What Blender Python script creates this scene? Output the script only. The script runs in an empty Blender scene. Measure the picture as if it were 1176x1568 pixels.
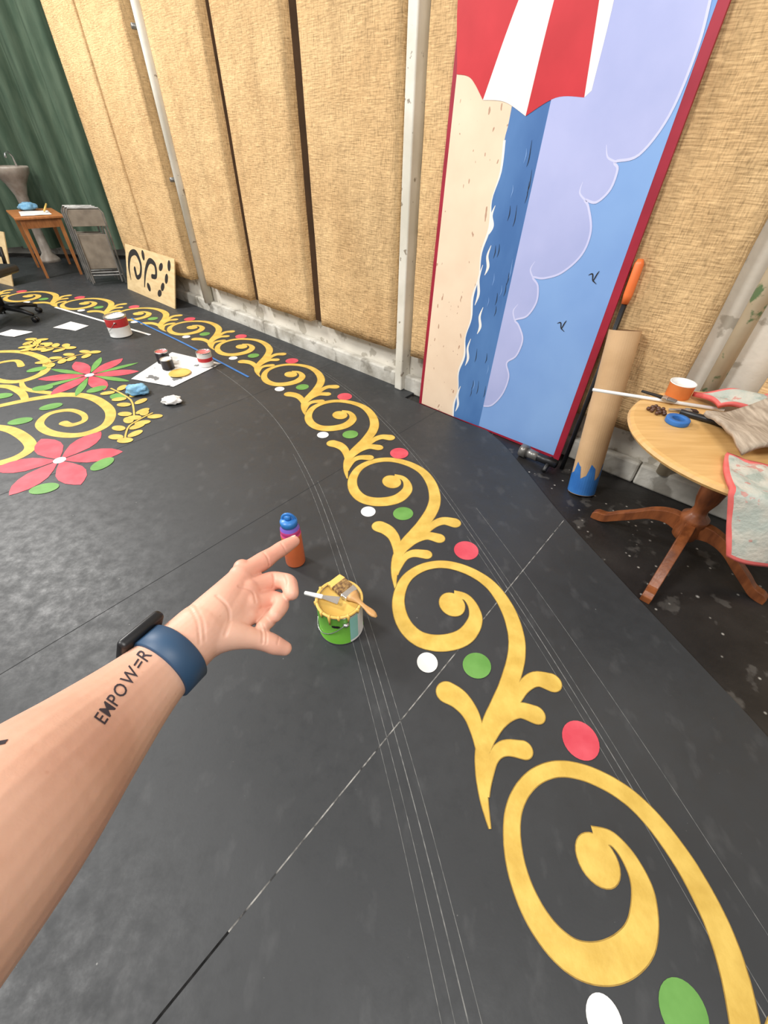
import bpy, bmesh, math, random
from mathutils import Vector, Matrix, noise
from mathutils.bvhtree import BVHTree
random.seed(4)
scn=bpy.context.scene
scn.view_settings.view_transform='Standard'
scn.view_settings.look='None'
scn.view_settings.exposure=0
COL=bpy.context.collection
def lin(c):
    return tuple(((v/255)/12.92 if v/255<=.04045 else ((v/255+.055)/1.055)**2.4) for v in c)+(1,)
# ---------------------------------------------------------------- materials
def mat(name,c1,c2=None,scale=8,rough=.6,bump=0,bscale=60,metal=0,spec=.5,detail=4,stretch=(1,1,1),lo=.35,hi=.65,coat=0,sss=0):
    m=bpy.data.materials.new(name); m.use_nodes=True; nt=m.node_tree
    b=nt.nodes['Principled BSDF']; b.inputs['Roughness'].default_value=rough; b.inputs['Metallic'].default_value=metal
    b.inputs['Specular IOR Level'].default_value=spec
    b.inputs['Coat Weight'].default_value=coat
    if sss:
        b.inputs['Subsurface Weight'].default_value=sss; b.inputs['Subsurface Radius'].default_value=(.01,.004,.002); b.inputs['Subsurface Scale'].default_value=.6
    tc=nt.nodes.new('ShaderNodeTexCoord'); mp=nt.nodes.new('ShaderNodeMapping'); mp.inputs['Scale'].default_value=stretch
    nt.links.new(tc.outputs['Object'],mp.inputs[0])
    c2=c2 or tuple(min(255,v*1.08+2) for v in c1)
    n=nt.nodes.new('ShaderNodeTexNoise'); n.inputs['Scale'].default_value=scale; n.inputs['Detail'].default_value=detail
    nt.links.new(mp.outputs[0],n.inputs['Vector'])
    r=nt.nodes.new('ShaderNodeValToRGB'); r.color_ramp.elements[0].position=lo; r.color_ramp.elements[1].position=hi
    r.color_ramp.elements[0].color=lin(c1); r.color_ramp.elements[1].color=lin(c2)
    nt.links.new(n.outputs['Fac'],r.inputs[0]); nt.links.new(r.outputs[0],b.inputs['Base Color'])
    if bump:
        n2=nt.nodes.new('ShaderNodeTexNoise'); n2.inputs['Scale'].default_value=bscale; n2.inputs['Detail'].default_value=3
        nt.links.new(mp.outputs[0],n2.inputs['Vector'])
        bp=nt.nodes.new('ShaderNodeBump'); bp.inputs['Strength'].default_value=bump; bp.inputs['Distance'].default_value=.01
        nt.links.new(n2.outputs['Fac'],bp.inputs['Height']); nt.links.new(bp.outputs[0],b.inputs['Normal'])
    return m
def layer(m,scale,thr,color,width=.02,kind='NOISE',stretch=(1,1,1),rot=0,strength=1,detail=5,rough=None):
    nt=m.node_tree; b=nt.nodes['Principled BSDF']; src=b.inputs['Base Color'].links[0].from_socket
    tc=nt.nodes.new('ShaderNodeTexCoord'); mp=nt.nodes.new('ShaderNodeMapping'); mp.inputs['Scale'].default_value=stretch; mp.inputs['Rotation'].default_value=(0,0,rot)
    nt.links.new(tc.outputs['Object'],mp.inputs[0])
    if kind=='NOISE':
        n=nt.nodes.new('ShaderNodeTexNoise'); n.inputs['Scale'].default_value=scale; n.inputs['Detail'].default_value=detail; o=n.outputs['Fac']
    else:
        n=nt.nodes.new('ShaderNodeTexVoronoi'); n.inputs['Scale'].default_value=scale; o=n.outputs['Distance']
    nt.links.new(mp.outputs[0],n.inputs['Vector'])
    r=nt.nodes.new('ShaderNodeMapRange')
    if kind=='NOISE': r.inputs[1].default_value=thr; r.inputs[2].default_value=thr+width
    else: r.inputs[1].default_value=thr+width; r.inputs[2].default_value=thr
    r.inputs[4].default_value=strength
    nt.links.new(o,r.inputs[0])
    mx=nt.nodes.new('ShaderNodeMix'); mx.data_type='RGBA'; mx.inputs[7].default_value=lin(color)
    nt.links.new(r.outputs[0],mx.inputs[0]); nt.links.new(src,mx.inputs[6]); nt.links.new(mx.outputs[2],b.inputs['Base Color'])
    return m
def burlap(name,c1,c2):
    m=mat(name,c1,c2,scale=2.2,rough=.95,spec=.1,lo=.3,hi=.7)
    nt=m.node_tree; b=nt.nodes['Principled BSDF']
    layer(m,6,.5,tuple(v*.84 for v in c1),.22,stretch=(1,1,.25),strength=.55)
    layer(m,120,.5,tuple(v*.68 for v in c1),.25,stretch=(1,1,.25),strength=.6,detail=2)
    layer(m,120,.5,tuple(min(255,v*1.12) for v in c2),.25,stretch=(.2,.2,1),strength=.5,detail=2)
    tc=nt.nodes.new('ShaderNodeTexCoord')
    hs=[]
    for st in ((1,1,.12),(.12,.12,1)):
        mp=nt.nodes.new('ShaderNodeMapping'); mp.inputs['Scale'].default_value=st; nt.links.new(tc.outputs['Object'],mp.inputs[0])
        n=nt.nodes.new('ShaderNodeTexNoise'); n.inputs['Scale'].default_value=120; n.inputs['Detail'].default_value=1; nt.links.new(mp.outputs[0],n.inputs['Vector']); hs.append(n)
    ad=nt.nodes.new('ShaderNodeMath'); nt.links.new(hs[0].outputs['Fac'],ad.inputs[0]); nt.links.new(hs[1].outputs['Fac'],ad.inputs[1])
    n3=nt.nodes.new('ShaderNodeTexNoise'); n3.inputs['Scale'].default_value=7; n3.inputs['Detail'].default_value=3; nt.links.new(tc.outputs['Object'],n3.inputs['Vector'])
    ml=nt.nodes.new('ShaderNodeMath'); ml.operation='MULTIPLY_ADD'; ml.inputs[1].default_value=5; nt.links.new(n3.outputs['Fac'],ml.inputs[0]); nt.links.new(ad.outputs[0],ml.inputs[2])
    bp=nt.nodes.new('ShaderNodeBump'); bp.inputs['Strength'].default_value=.6; bp.inputs['Distance'].default_value=.008
    nt.links.new(ml.outputs[0],bp.inputs['Height']); nt.links.new(bp.outputs[0],b.inputs['Normal'])
    return m
M={}
M['burlap']=burlap('burlap',(203,167,120),(220,187,139))
M['burlap_edge_shade']=burlap('burlap_edge_shade',(88,63,37),(104,76,45))  # same burlap on panel sides, darkened: shade put into the colour
M['gapshade']=mat('gap_shade',(62,44,26),(76,54,34),6,.9)  # dark brown painted in for the shade between panels
M['wall']=mat('painted_wall',(205,200,188),(225,220,208),3,.8,.3,25)
layer(M['wall'],9,.57,(150,142,125),.04,strength=.6)
M['curb']=mat('stained_curb',(165,160,148),(215,212,202),5,.85,.5,20)
layer(M['curb'],7,.56,(112,106,94),.08,strength=.6)
M['post']=mat('white_post',(205,200,185),(225,221,208),4,.55,.1,30)
layer(M['post'],18,.66,(120,105,85),.03,strength=.8)
M['pipe']=mat('pipe_beige',(196,180,150),(212,198,170),5,.5)
layer(M['pipe'],9,.62,(60,120,70),.03,strength=.8)
M['grey']=mat('painted_hardboard',(48,50,52),(57,59,61),1.3,.6,.02,120,spec=.45)
layer(M['grey'],2.2,.5,(70,72,74),.3,stretch=(1,1,1),strength=.3)
layer(M['grey'],14,.58,(104,105,106),.2,stretch=(1,.6,1),rot=.9,strength=.25,detail=10)
layer(M['grey'],9,.0,(190,190,186),.025,kind='VOR',strength=.6)
layer(M['grey'],23,.0,(160,160,158),.03,kind='VOR',strength=.4)
def rough_noise(m,sc,lo,hi,a,b_):
    nt=m.node_tree; b=nt.nodes['Principled BSDF']; tc=nt.nodes.new('ShaderNodeTexCoord'); n=nt.nodes.new('ShaderNodeTexNoise'); n.inputs['Scale'].default_value=sc; n.inputs['Detail'].default_value=10; n.inputs['Roughness'].default_value=.7
    nt.links.new(tc.outputs['Object'],n.inputs['Vector']); r=nt.nodes.new('ShaderNodeMapRange'); r.inputs[1].default_value=lo; r.inputs[2].default_value=hi; r.inputs[3].default_value=a; r.inputs[4].default_value=b_
    nt.links.new(n.outputs['Fac'],r.inputs[0]); nt.links.new(r.outputs[0],b.inputs['Roughness'])
rough_noise(M['grey'],18,.35,.65,.42,.6)
M['black']=mat('shop_floor_black',(28,27,27),(44,42,41),4,.45,.2,40)
layer(M['black'],16,.0,(205,200,190),.12,kind='VOR',strength=.9)
layer(M['black'],6,.0,(215,212,205),.06,kind='VOR',strength=.9)
layer(M['black'],9,.6,(95,92,88),.05,strength=.5)
M['gold']=mat('gold_paint',(208,172,80),(226,192,98),14,.5,.12,70,spec=.35,detail=6)
layer(M['gold'],9,.52,(188,150,66),.2,strength=.45,detail=8)
M['goldedge']=mat('gold_paint_edge',(146,116,54),(174,142,70),30,.5,spec=.3)
M['pink']=mat('pink_paint',(206,72,86),(218,92,104),10,.5,spec=.3)
M['greenp']=mat('green_paint',(98,150,72),(114,166,86),10,.5,spec=.3)
M['whitep']=mat('white_paint',(232,230,226),(242,241,238),10,.5,spec=.3)
M['chalk']=mat('chalk_line',(92,94,94),(132,132,130),40,.9,spec=.1)
M['seam']=mat('floor_seam',(22,22,22),(36,36,36),40,.9,spec=.1)
M['seamfaint']=mat('floor_seam_faint',(44,45,46),(56,57,58),10,.8,spec=.1)
M['seamlight']=mat('floor_seam_dust',(165,163,158),(60,60,60),30,.9,spec=.1)
M['curtain']=mat('green_curtain',(84,104,86),(104,122,102),14,.85,.1,90,spec=.2,stretch=(1,1,.2))
M['wood']=mat('oak_wood',(168,106,58),(194,128,74),9,.4,.1,40,stretch=(1,6,1))
M['woodtop']=mat('round_top_wood',(205,162,100),(222,180,118),7,.38,.05,40,stretch=(.6,5,1))
M['woodleg']=mat('stained_leg_wood',(112,62,34),(148,86,48),10,.32,.05,40,stretch=(3,3,.7))
M['ply']=mat('plywood',(210,182,134),(226,200,152),6,.6,stretch=(1,1,5))
M['hole']=mat('dark_gap',(30,27,24),(38,34,30),5,.9)
M['metal']=mat('grey_metal',(120,118,114),(150,148,144),12,.35,metal=.6)
M['steel']=mat('steel',(190,190,190),(215,215,215),12,.25,metal=.9)
M['blackpl']=mat('black_plastic',(18,18,20),(30,30,32),12,.4)
M['paper']=mat('paper',(222,220,216),(240,238,235),6,.8,.1,30)
M['papergrey']=mat('paper_painted',(220,219,216),(238,237,234),6,.8,.1,30)
layer(M['papergrey'],7,.58,(70,72,76),.03,strength=.85)
M['blue']=mat('blue_tape',(42,104,176),(58,124,196),10,.5)
M['bluerag']=mat('blue_rag',(100,155,195),(140,190,218),20,.9,.5,50)
M['card']=mat('cardboard',(190,154,112),(204,168,126),6,.75,.05,40)
M['cardin']=mat('cardboard_inner',(120,88,58),(136,102,70),6,.9)
M['orange']=mat('orange_plastic',(226,108,50),(236,122,62),6,.4)
M['copper']=mat('orange_tin',(215,120,60),(228,136,74),10,.4)
# ---------------------------------------------------------------- mesh helpers
def new(name,bm,mats,smooth=False,parent=None):
    me=bpy.data.meshes.new(name); bmesh.ops.recalc_face_normals(bm,faces=bm.faces[:])
    bm.to_mesh(me); bm.free()
    for m in (mats if isinstance(mats,(list,tuple)) else [mats]): me.materials.append(M[m] if isinstance(m,str) else m)
    o=bpy.data.objects.new(name,me); COL.objects.link(o)
    if smooth:
        for p in me.polygons: p.use_smooth=True
    if parent: o.parent=parent
    return o
def empty(name,loc=(0,0,0)):
    o=bpy.data.objects.new(name,None); o.empty_display_size=.1; COL.objects.link(o); return o
def bevel(o,w=.005,seg=2,ang=.6):
    b=o.modifiers.new('bevel','BEVEL'); b.width=w; b.segments=seg; b.limit_method='ANGLE'; b.angle_limit=ang; return o
def crom(pts,n=8,closed=False):
    P=[Vector(p) for p in pts]; out=[]
    L=len(P); rng=range(L if closed else L-1)
    for i in rng:
        if closed: a,b,c,d=P[(i-1)%L],P[i],P[(i+1)%L],P[(i+2)%L]
        else: a,b,c,d=P[max(i-1,0)],P[i],P[i+1],P[min(i+2,L-1)]
        for k in range(n):
            t=k/n
            out.append(.5*((2*b)+(c-a)*t+(2*a-5*b+4*c-d)*t*t+(3*b-a-3*c+d)*t**3))
    if not closed: out.append(P[-1])
    return out
def bm_box(bm,c,s,mi=0,M4=None):
    r=bmesh.ops.create_cube(bm,size=1); vs=r['verts']
    for v in vs: v.co=Vector((v.co.x*s[0]+c[0],v.co.y*s[1]+c[1],v.co.z*s[2]+c[2]))
    if M4: 
        for v in vs: v.co=M4@v.co
    for f in {f for v in vs for f in v.link_faces}: f.material_index=mi
    return vs
def bm_tube(bm,pts,rad,seg=12,mi=0,cap=True):
    pts=[Vector(p) for p in pts]; n=len(pts); rad=rad if isinstance(rad,(list,tuple)) else [rad]*n
    rings=[]; up=None
    for i,p in enumerate(pts):
        t=(pts[min(i+1,n-1)]-pts[max(i-1,0)]).normalized()
        if up is None: up=t.orthogonal().normalized()
        else:
            up=(up-t*up.dot(t)); up=up.normalized() if up.length>1e-6 else t.orthogonal().normalized()
        s=t.cross(up)
        rings.append([bm.verts.new(p+(up*math.cos(a)+s*math.sin(a))*rad[i]) for a in [2*math.pi*k/seg for k in range(seg)]])
    for a,b in zip(rings,rings[1:]):
        for k in range(seg):
            f=bm.faces.new((a[k],a[(k+1)%seg],b[(k+1)%seg],b[k])); f.material_index=mi
    if cap:
        for r in (rings[0],rings[-1]):
            f=bm.faces.new(r); f.material_index=mi
def bm_lathe(bm,prof,c=(0,0,0),seg=32,mi=0,M4=None):
    rings=[]
    for p in prof:
        r,z=p[0],p[1]
        if r<1e-6: v=bm.verts.new((c[0],c[1],c[2]+z)); rings.append([v])
        else: rings.append([bm.verts.new((c[0]+r*math.cos(2*math.pi*k/seg),c[1]+r*math.sin(2*math.pi*k/seg),c[2]+z)) for k in range(seg)])
    for i,(a,b) in enumerate(zip(rings,rings[1:])):
        m=prof[i+1][2] if len(prof[i+1])>2 else mi
        for k in range(seg):
            k2=(k+1)%seg
            if len(a)==1 and len(b)==1: continue
            if len(a)==1: f=bm.faces.new((a[0],b[k2],b[k]))
            elif len(b)==1: f=bm.faces.new((a[k],a[k2],b[0]))
            else: f=bm.faces.new((a[k],a[k2],b[k2],b[k]))
            f.material_index=m
    if M4:
        for r in rings:
            for v in r: v.co=M4@v.co
class Paint:
    def __init__(s,fn,dz=.00006,z0=.0012): s.bm=bmesh.new(); s.fn=fn; s.z=z0; s.dz=dz
    def poly(s,pts,mi):
        f=s.bm.faces.new([s.bm.verts.new(s.fn(p[0],p[1],s.z)) for p in pts]); f.material_index=mi; s.z+=s.dz
    def ell(s,c,a,b,ang,mi,n=28):
        ca,sa=math.cos(ang),math.sin(ang)
        s.poly([(c[0]+a*math.cos(t)*ca-b*math.sin(t)*sa,c[1]+a*math.cos(t)*sa+b*math.sin(t)*ca) for t in [2*math.pi*k/n for k in range(n)]],mi)
    def ribbon(s,pts,mi,n=7,cap0=False,cap1=False,add=0):
        P=crom([Vector(p) for p in pts],n); L=[];Rr=[]
        for i,p in enumerate(P):
            t=(P[min(i+1,len(P)-1)]-P[max(i-1,0)]); t.z=0; t.normalize(); nn=Vector((-t.y,t.x,0)); w=max(p.z,.001)/2+add
            L.append((p.x+nn.x*w,p.y+nn.y*w)); Rr.append((p.x-nn.x*w,p.y-nn.y*w))
        vl=[s.bm.verts.new(s.fn(a[0],a[1],s.z)) for a in L]; vr=[s.bm.verts.new(s.fn(a[0],a[1],s.z)) for a in Rr]
        for i in range(len(P)-1):
            f=s.bm.faces.new((vl[i],vr[i],vr[i+1],vl[i+1])); f.material_index=mi
        s.z+=s.dz
        if cap0: s.ell((P[0].x,P[0].y),P[0].z/2+add,P[0].z/2+add,0,mi)
        if cap1: s.ell((P[-1].x,P[-1].y),P[-1].z/2+add,P[-1].z/2+add,0,mi)
    def petal(s,c,ang,l,w,mi,r0=.0):
        pr=[(0,.12),(.2,.6),(.42,.97),(.6,1),(.78,.78),(.92,.36),(1,0)]
        ca,sa=math.cos(ang),math.sin(ang); pts=[]
        side=[(r0+l*a,w/2*b) for a,b in pr]
        for x,y in side+[(x,-y) for x,y in side[::-1][1:]]: pts.append((c[0]+x*ca-y*sa,c[1]+x*sa+y*ca))
        s.poly(pts,mi)
def finish(p,name,mats,parent=None):
    bm=p.bm; me=bpy.data.meshes.new(name)
    bm.to_mesh(me); bm.free()
    for m in mats: me.materials.append(M[m])
    o=bpy.data.objects.new(name,me); COL.objects.link(o)
    if parent:o.parent=parent
    return o
# ---------------------------------------------------------------- room frame
A=Vector((.069,3.297,0)); wd=Vector((.7518,-.6594,0)).normalized(); wn=Vector((-.6594,-.7518,0)).normalized()
def W(s,z,off=0): 
    q=A+wd*s+wn*off; return Vector((q.x,q.y,z))
def wbox(bm,s0,s1,z0,z1,o0,o1,mi=0):
    c=[W(s,z,o) for z in (z0,z1) for (s,o) in ((s0,o0),(s1,o0),(s1,o1),(s0,o1))]
    v=[bm.verts.new(p) for p in c]
    for f in ((0,1,2,3),(4,5,6,7),(0,1,5,4),(1,2,6,5),(2,3,7,6),(3,0,4,7)):
        bm.faces.new([v[i] for i in f]).material_index=mi
bm=bmesh.new(); bm_box(bm,(-2,3,-.07),(16,16,.1)); new('floor',bm,'black')
edge=[(.71,2.60),(.79,2.42),(.86,2.16),(.97,1.70),(1.12,1.22),(1.25,.83),(1.33,.58),(1.42,.2),(1.48,-.3),(1.5,-1.2)]
edge=[(v.x,v.y) for v in crom([(a,b,0) for a,b in edge],5)]
wl=[W(.76,0,.115),W(.2,0,.115),W(.2,0,.002),W(-5.0,0,.002)]
poly=[(q.x,q.y) for q in wl[:1]]+edge+[(1.5,-2),(-8.6,-2),(-8.6,7.85),(-3.9,7.85)]+[(q.x,q.y) for q in wl[:0:-1]]
bm=bmesh.new(); f=bm.faces.new([bm.verts.new((x,y,-.018)) for x,y in poly]); r=bmesh.ops.extrude_face_region(bm,geom=[f])
for v in r['geom']:
    if isinstance(v,bmesh.types.BMVert): v.co.z=0
new('painted_floor_panels',bm,'grey')
bm=bmesh.new(); wbox(bm,-4.95,4.2,-.02,4.2,-.2,-.06); new('wall_back',bm,'wall')
bm=bmesh.new(); 
for a,b in ((-4.95,-3.1),(-3.1,-1.8),(-1.8,0.0),(0.0,1.9),(1.9,4.2)): wbox(bm,a+.002,b-.002,-.02,.115,-.059,0)
bevel(new('baseboard_back',bm,'curb'),.012,2)
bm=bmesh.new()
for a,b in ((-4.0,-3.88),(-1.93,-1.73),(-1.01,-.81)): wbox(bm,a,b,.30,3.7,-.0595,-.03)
new('gap_shade_strips',bm,'gapshade')  # added strips that paint the shadowed panel gaps dark
bm=bmesh.new(); bm_box(bm,(-6.2,8.35,2.08),(6,.12,4.2)); new('wall_far',bm,'wall')
def panel(name,s0,s1,z0=.3,z1=3.7):
    bm=bmesh.new(); nx,nz=14,44
    grid=[]
    for i in range(nx+1):
        col=[]
        for j in range(nz+1):
            u=i/nx; v=j/nz; s=s0+(s1-s0)*u; z=z0+(z1-z0)*v
            eb=min(1,min(u,1-u)*14)*min(1,min(v,1-v)*60)
            bul=.004*noise.noise(Vector((s*4,z*4,1)))+.010*math.sqrt(max(0,math.sin(math.pi*u)))
            col.append(bm.verts.new(W(s+.004*noise.noise(Vector((z*3,s,5)))*(1 if u in(0,1) else 0),z+(.006*noise.noise(Vector((s*5,0,9))) if j==0 else 0),.035+bul*eb)))
        grid.append(col)
    for i in range(nx):
        for j in range(nz):
            f=bm.faces.new((grid[i][j],grid[i+1][j],grid[i+1][j+1],grid[i][j+1])); f.smooth=True
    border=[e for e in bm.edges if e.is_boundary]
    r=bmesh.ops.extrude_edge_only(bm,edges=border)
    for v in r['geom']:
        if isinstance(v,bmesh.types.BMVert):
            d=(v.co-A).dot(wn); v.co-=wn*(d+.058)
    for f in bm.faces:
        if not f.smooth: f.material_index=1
    return new(name,bm,['burlap','burlap_edge_shade'])
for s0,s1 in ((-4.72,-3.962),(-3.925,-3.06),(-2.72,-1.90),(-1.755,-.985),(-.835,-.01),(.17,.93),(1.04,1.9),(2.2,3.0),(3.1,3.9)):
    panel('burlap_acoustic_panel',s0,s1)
bm=bmesh.new()
wbox(bm,.03,.10,.0,3.9,-.058,.045); bevel(new('white_wall_post',bm,'post'),.008,2)
bm=bmesh.new(); bm_tube(bm,[W(-2.84,.10,-.005),W(-2.84,3.9,-.005)],.05,20); new('white_pipe',bm,'post',True)
bm=bmesh.new()
for z in (1.2,2.2,3.2): bm_tube(bm,[W(-2.96,z,-.05),W(-2.96,z,.03)],.02,10)
bm_tube(bm,[W(-2.96,.12,-.02),W(-2.96,3.9,-.02)],.012,10); new('conduit_pipe',bm,'metal',True)
bm=bmesh.new(); bm_tube(bm,[W(2.02,.11,-.01),W(2.02,3.9,-.01)],.035,20); new('beige_pipe',bm,'pipe',True)
bm=bmesh.new(); cols=[]
N=420
for i in range(N+1):
    x=-4.0-i/N*5.2; ph=x*17+1.3*math.sin(x*2.3); c=[]
    for j,z in enumerate((.12,.6,1.2,2,3,4.1)):
        amp=.09*(1-.35*j/5); c.append(bm.verts.new((x+.02*math.cos(ph),8.0+amp*math.sin(ph+.12*math.sin(j*1.7))+.02*math.sin(x*41),z)))
    cols.append(c)
for a,b in zip(cols,cols[1:]):
    for j in range(5): bm.faces.new((a[j],b[j],b[j+1],a[j+1]))
new('stage_curtain',bm,'curtain',True)
# ---------------------------------------------------------------- painted floor decoration
fl=lambda x,y,z: Vector((x,y,z))
GOLD,PINK,GREEN,WHITE,EDGE=0,1,2,3,4
stem=[(.33,.31,.004),(.325,.38,.022),(.328,.45,.034),(.343,.52,.044),(.38,.60,.052),(.43,.675,.058),(.475,.745,.062),(.53,.86,.064),(.552,.97,.062),(.54,1.10,.058),(.49,1.22,.052),(.40,1.30,.048),(.29,1.335,.044),(.185,1.31,.042),(.105,1.235,.044),(.072,1.12,.050),(.09,1.01,.058),(.15,.935,.066),(.24,.915,.072),(.335,.945,.070),(.392,1.02,.058),(.397,1.09,.042),(.37,1.145,.034),(.32,1.155,.05)]
leaves=[[(.245,.715,.078),(.285,.69,.072),(.32,.64,.056),(.336,.57,.042),(.338,.5,.028)],
 [(.64,.76,.07),(.585,.772,.056),(.53,.74,.042),(.475,.67,.028),(.44,.63,.02)],
 [(.55,.64,.062),(.49,.655,.052),(.43,.62,.036),(.38,.56,.024),(.36,.52,.016)],
 [(.48,.525,.056),(.42,.53,.046),(.375,.50,.032),(.345,.43,.02),(.335,.39,.012)]]
red0=Vector((.68,.56)); h0=math.radians(107.2)
reds=[(.90,-.32),(.68,.56),(.41,1.43),(.09,2.28),(-.33,3.07),(-.87,3.76),(-1.50,4.37),(-2.21,4.88),(-3.02,5.29),(-3.85,5.62),(-4.72,5.84),(-5.6,5.95)]
border=empty('floor_mural_border')
for k in range(len(reds)-1):
    a=Vector(reds[k]); b=Vector(reds[k+1]); h=math.atan2((b-a).y,(b-a).x); sc=(b-a).length/.911
    if k==0: a=Vector((1.06,-.25)); h=h0+math.radians(7); sc=1
    if k>1: h-=math.radians(4)
    ca,sa=math.cos(h-h0)*sc,math.sin(h-h0)*sc
    def T(x,y,z,ca=ca,sa=sa,a=a):
        dx,dy=x-red0.x,y-red0.y; return Vector((a.x+dx*ca-dy*sa,a.y+dx*sa+dy*ca,z))
    p=Paint(T,dz=.00003,z0=.0007+.0011*(k%2)); ew=.0028
    p.ribbon(stem,EDGE,9,add=ew); p.ell((.305,1.105),.054+ew,.062+ew,.3,EDGE)
    for l in leaves: p.ribbon(l,EDGE,6,cap0=True,add=ew)
    p.ribbon(stem,GOLD,9); p.ell((.305,1.105),.054,.062,.3,GOLD)
    for l in leaves: p.ribbon(l,GOLD,6,cap0=True)
    p.ell((.18,.83),.04,.042,0,WHITE); p.ell((.37,.822),.056,.052,.6,GREEN); p.ell((.68,.56),.064,.06,1.2,PINK)
    finish(p,'scroll_motif',['gold','pink','greenp','whitep','goldedge'],border)
p=Paint(fl)
p.ribbon([(-3.1,2.6,.03),(-2.95,2.72,.05),(-2.80,2.84,.06),(-2.66,2.93,.065),(-2.49,2.995,.07),(-2.33,2.985,.07),(-2.17,2.90,.07),(-2.01,2.74,.07),(-1.95,2.55,.065),(-2.05,2.42,.06),(-2.24,2.43,.06),(-2.40,2.54,.055),(-2.43,2.69,.05),(-2.32,2.755,.045),(-2.19,2.70,.04),(-2.13,2.61,.04),(-2.18,2.545,.05),(-2.25,2.57,.06)],0,cap1=True)
p.ribbon([(-3.2,2.35,.04),(-2.9,2.48,.055),(-2.64,2.49,.065),(-2.45,2.41,.07),(-2.28,2.26,.07),(-2.30,2.12,.065),(-2.45,2.04,.06),(-2.66,2.06,.055),(-2.74,2.2,.05),(-2.62,2.3,.045),(-2.5,2.24,.06)],0,cap1=True)
p.ribbon([(-3.9,3.62,.04),(-3.75,3.75,.05),(-3.57,3.83,.06),(-3.34,3.82,.065),(-3.05,3.65,.07),(-2.91,3.40,.07),(-2.98,3.22,.065),(-3.16,3.22,.06),(-3.36,3.36,.055),(-3.42,3.55,.05),(-3.3,3.63,.045),(-3.18,3.52,.055)],0,cap1=True)
p.ribbon([(-3.5,2.9,.03),(-3.3,3.05,.05),(-3.05,3.12,.06),(-2.85,3.02,.06),(-2.72,2.88,.045)],0)
p.ribbon([(-2.98,3.22,.03),(-2.85,3.08,.045),(-2.62,3.02,.05),(-2.4,3.0,.04)],0)
for c,l,w,a0,gr in (((-2.01,2.12),.33,.15,18,False),((-2.50,3.36),.36,.125,15,True)):
    for i in range(6): p.petal(c,math.radians(a0+60*i),l,w,1,.025)
    if gr:
        for i in range(6): p.petal(c,math.radians(a0+30+60*i),l*.95,.06,2,.06)
    p.ell(c,.035,.035,0,3)
for c,a in (((-1.93,1.84),.3),((-1.73,2.09),1.2),((-2.48,2.80),.6),((-2.73,3.10),.2),((-2.56,2.58),.4),((-2.07,2.98),-.5),((-2.3,3.1),.9),((-2.95,2.95),.2),((-3.0,3.45),.8)):
    p.ell(c,.075,.05,a,2)
def sprig(pts,n,sz):
    P=crom([(a,b,0) for a,b in pts],10)
    p.ribbon([(q.x,q.y,.012+.012*i/len(P)) for i,q in enumerate(P[::5])],0,3)
    for i in range(n):
        q=P[int((i+.5)/n*(len(P)-2))]; t=P[int((i+.5)/n*(len(P)-2))+1]-q; a=math.atan2(t.y,t.x)
        for sgn in (1,-1): p.ell((q.x+math.cos(a+sgn*.95)*sz*.85,q.y+math.sin(a+sgn*.95)*sz*.85),sz*.62,sz*.38,a+sgn*.95,0,16)
    q=P[0]; p.ell((q.x,q.y),sz*.6,sz*.4,0,0)
sprig([(-1.72,2.36),(-1.78,2.55),(-1.70,2.74)],4,.085)
sprig([(-1.80,2.66),(-1.95,2.93),(-2.2,3.12)],4,.085)
sprig([(-2.72,3.86),(-2.9,3.72),(-3.0,3.55)],4,.09)
sprig([(-3.0,3.95),(-3.2,3.95),(-3.45,4.02)],4,.09)
sprig([(-3.5,4.15),(-3.35,4.02),(-3.3,3.86)],3,.09)
finish(p,'floor_mural_medallion',['gold','pink','greenp','whitep'])
p=Paint(fl,z0=.0003,dz=.00001)
def arc_off(d,k0,k1,w,mi):
    P=crom([(a,b,0) for a,b in reds],10); pts=[]
    for i in range(k0,k1):
        t=(P[i+1]-P[i]).normalized(); n=Vector((t.y,-t.x,0)); q=P[i]+n*d; pts.append((q.x,q.y,w))
    p.ribbon(pts,mi,2)
arc_off(.075,0,100,.003,0); arc_off(.10,2,60,.0018,0); arc_off(-.60,0,60,.003,0); arc_off(-.57,0,30,.0018,0); arc_off(-.63,3,34,.0018,0); arc_off(.20,0,24,.0018,0); arc_off(.05,0,22,.0016,0); arc_off(-.66,0,18,.0016,0)
d=Vector((.81,.96)).normalized(); nrm=Vector((-d.y,d.x)); o0=Vector((.14,.69))
for off,mi,w,t0,t1 in ((0,1,.004,-.79,1.28),(0,2,.006,-1.9,-.79),(1.22,3,.003,-3,2.6),(2.44,3,.003,-3,3.5)):
    a=o0+nrm*off+d*t0; b=o0+nrm*off+d*t1; p.ribbon([(a.x,a.y,w),((a.x+b.x)/2,(a.y+b.y)/2,w),(b.x,b.y,w)],mi,2)
for off in (2.5,): 
    a=o0+d*off-nrm*.8; b=o0+d*off+nrm*5; p.ribbon([(a.x,a.y,.003),((a.x+b.x)/2,(a.y+b.y)/2,.003),(b.x,b.y,.003)],3,2)
finish(p,'floor_chalk_lines',['chalk','seamlight','seam','seamfaint'])
p=Paint(fl,z0=.0035); p.ribbon([(-2.85,4.86,.02),(-2.0,4.14,.02),(-1.17,3.39,.02)],0); finish(p,'blue_masking_tape',['blue'])
p=Paint(fl,z0=.0035); p.ribbon([(-3.9,5.2,.03),(-3.2,4.8,.03),(-2.42,4.35,.03)],0); finish(p,'white_tape_strip',['paper'])
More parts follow.
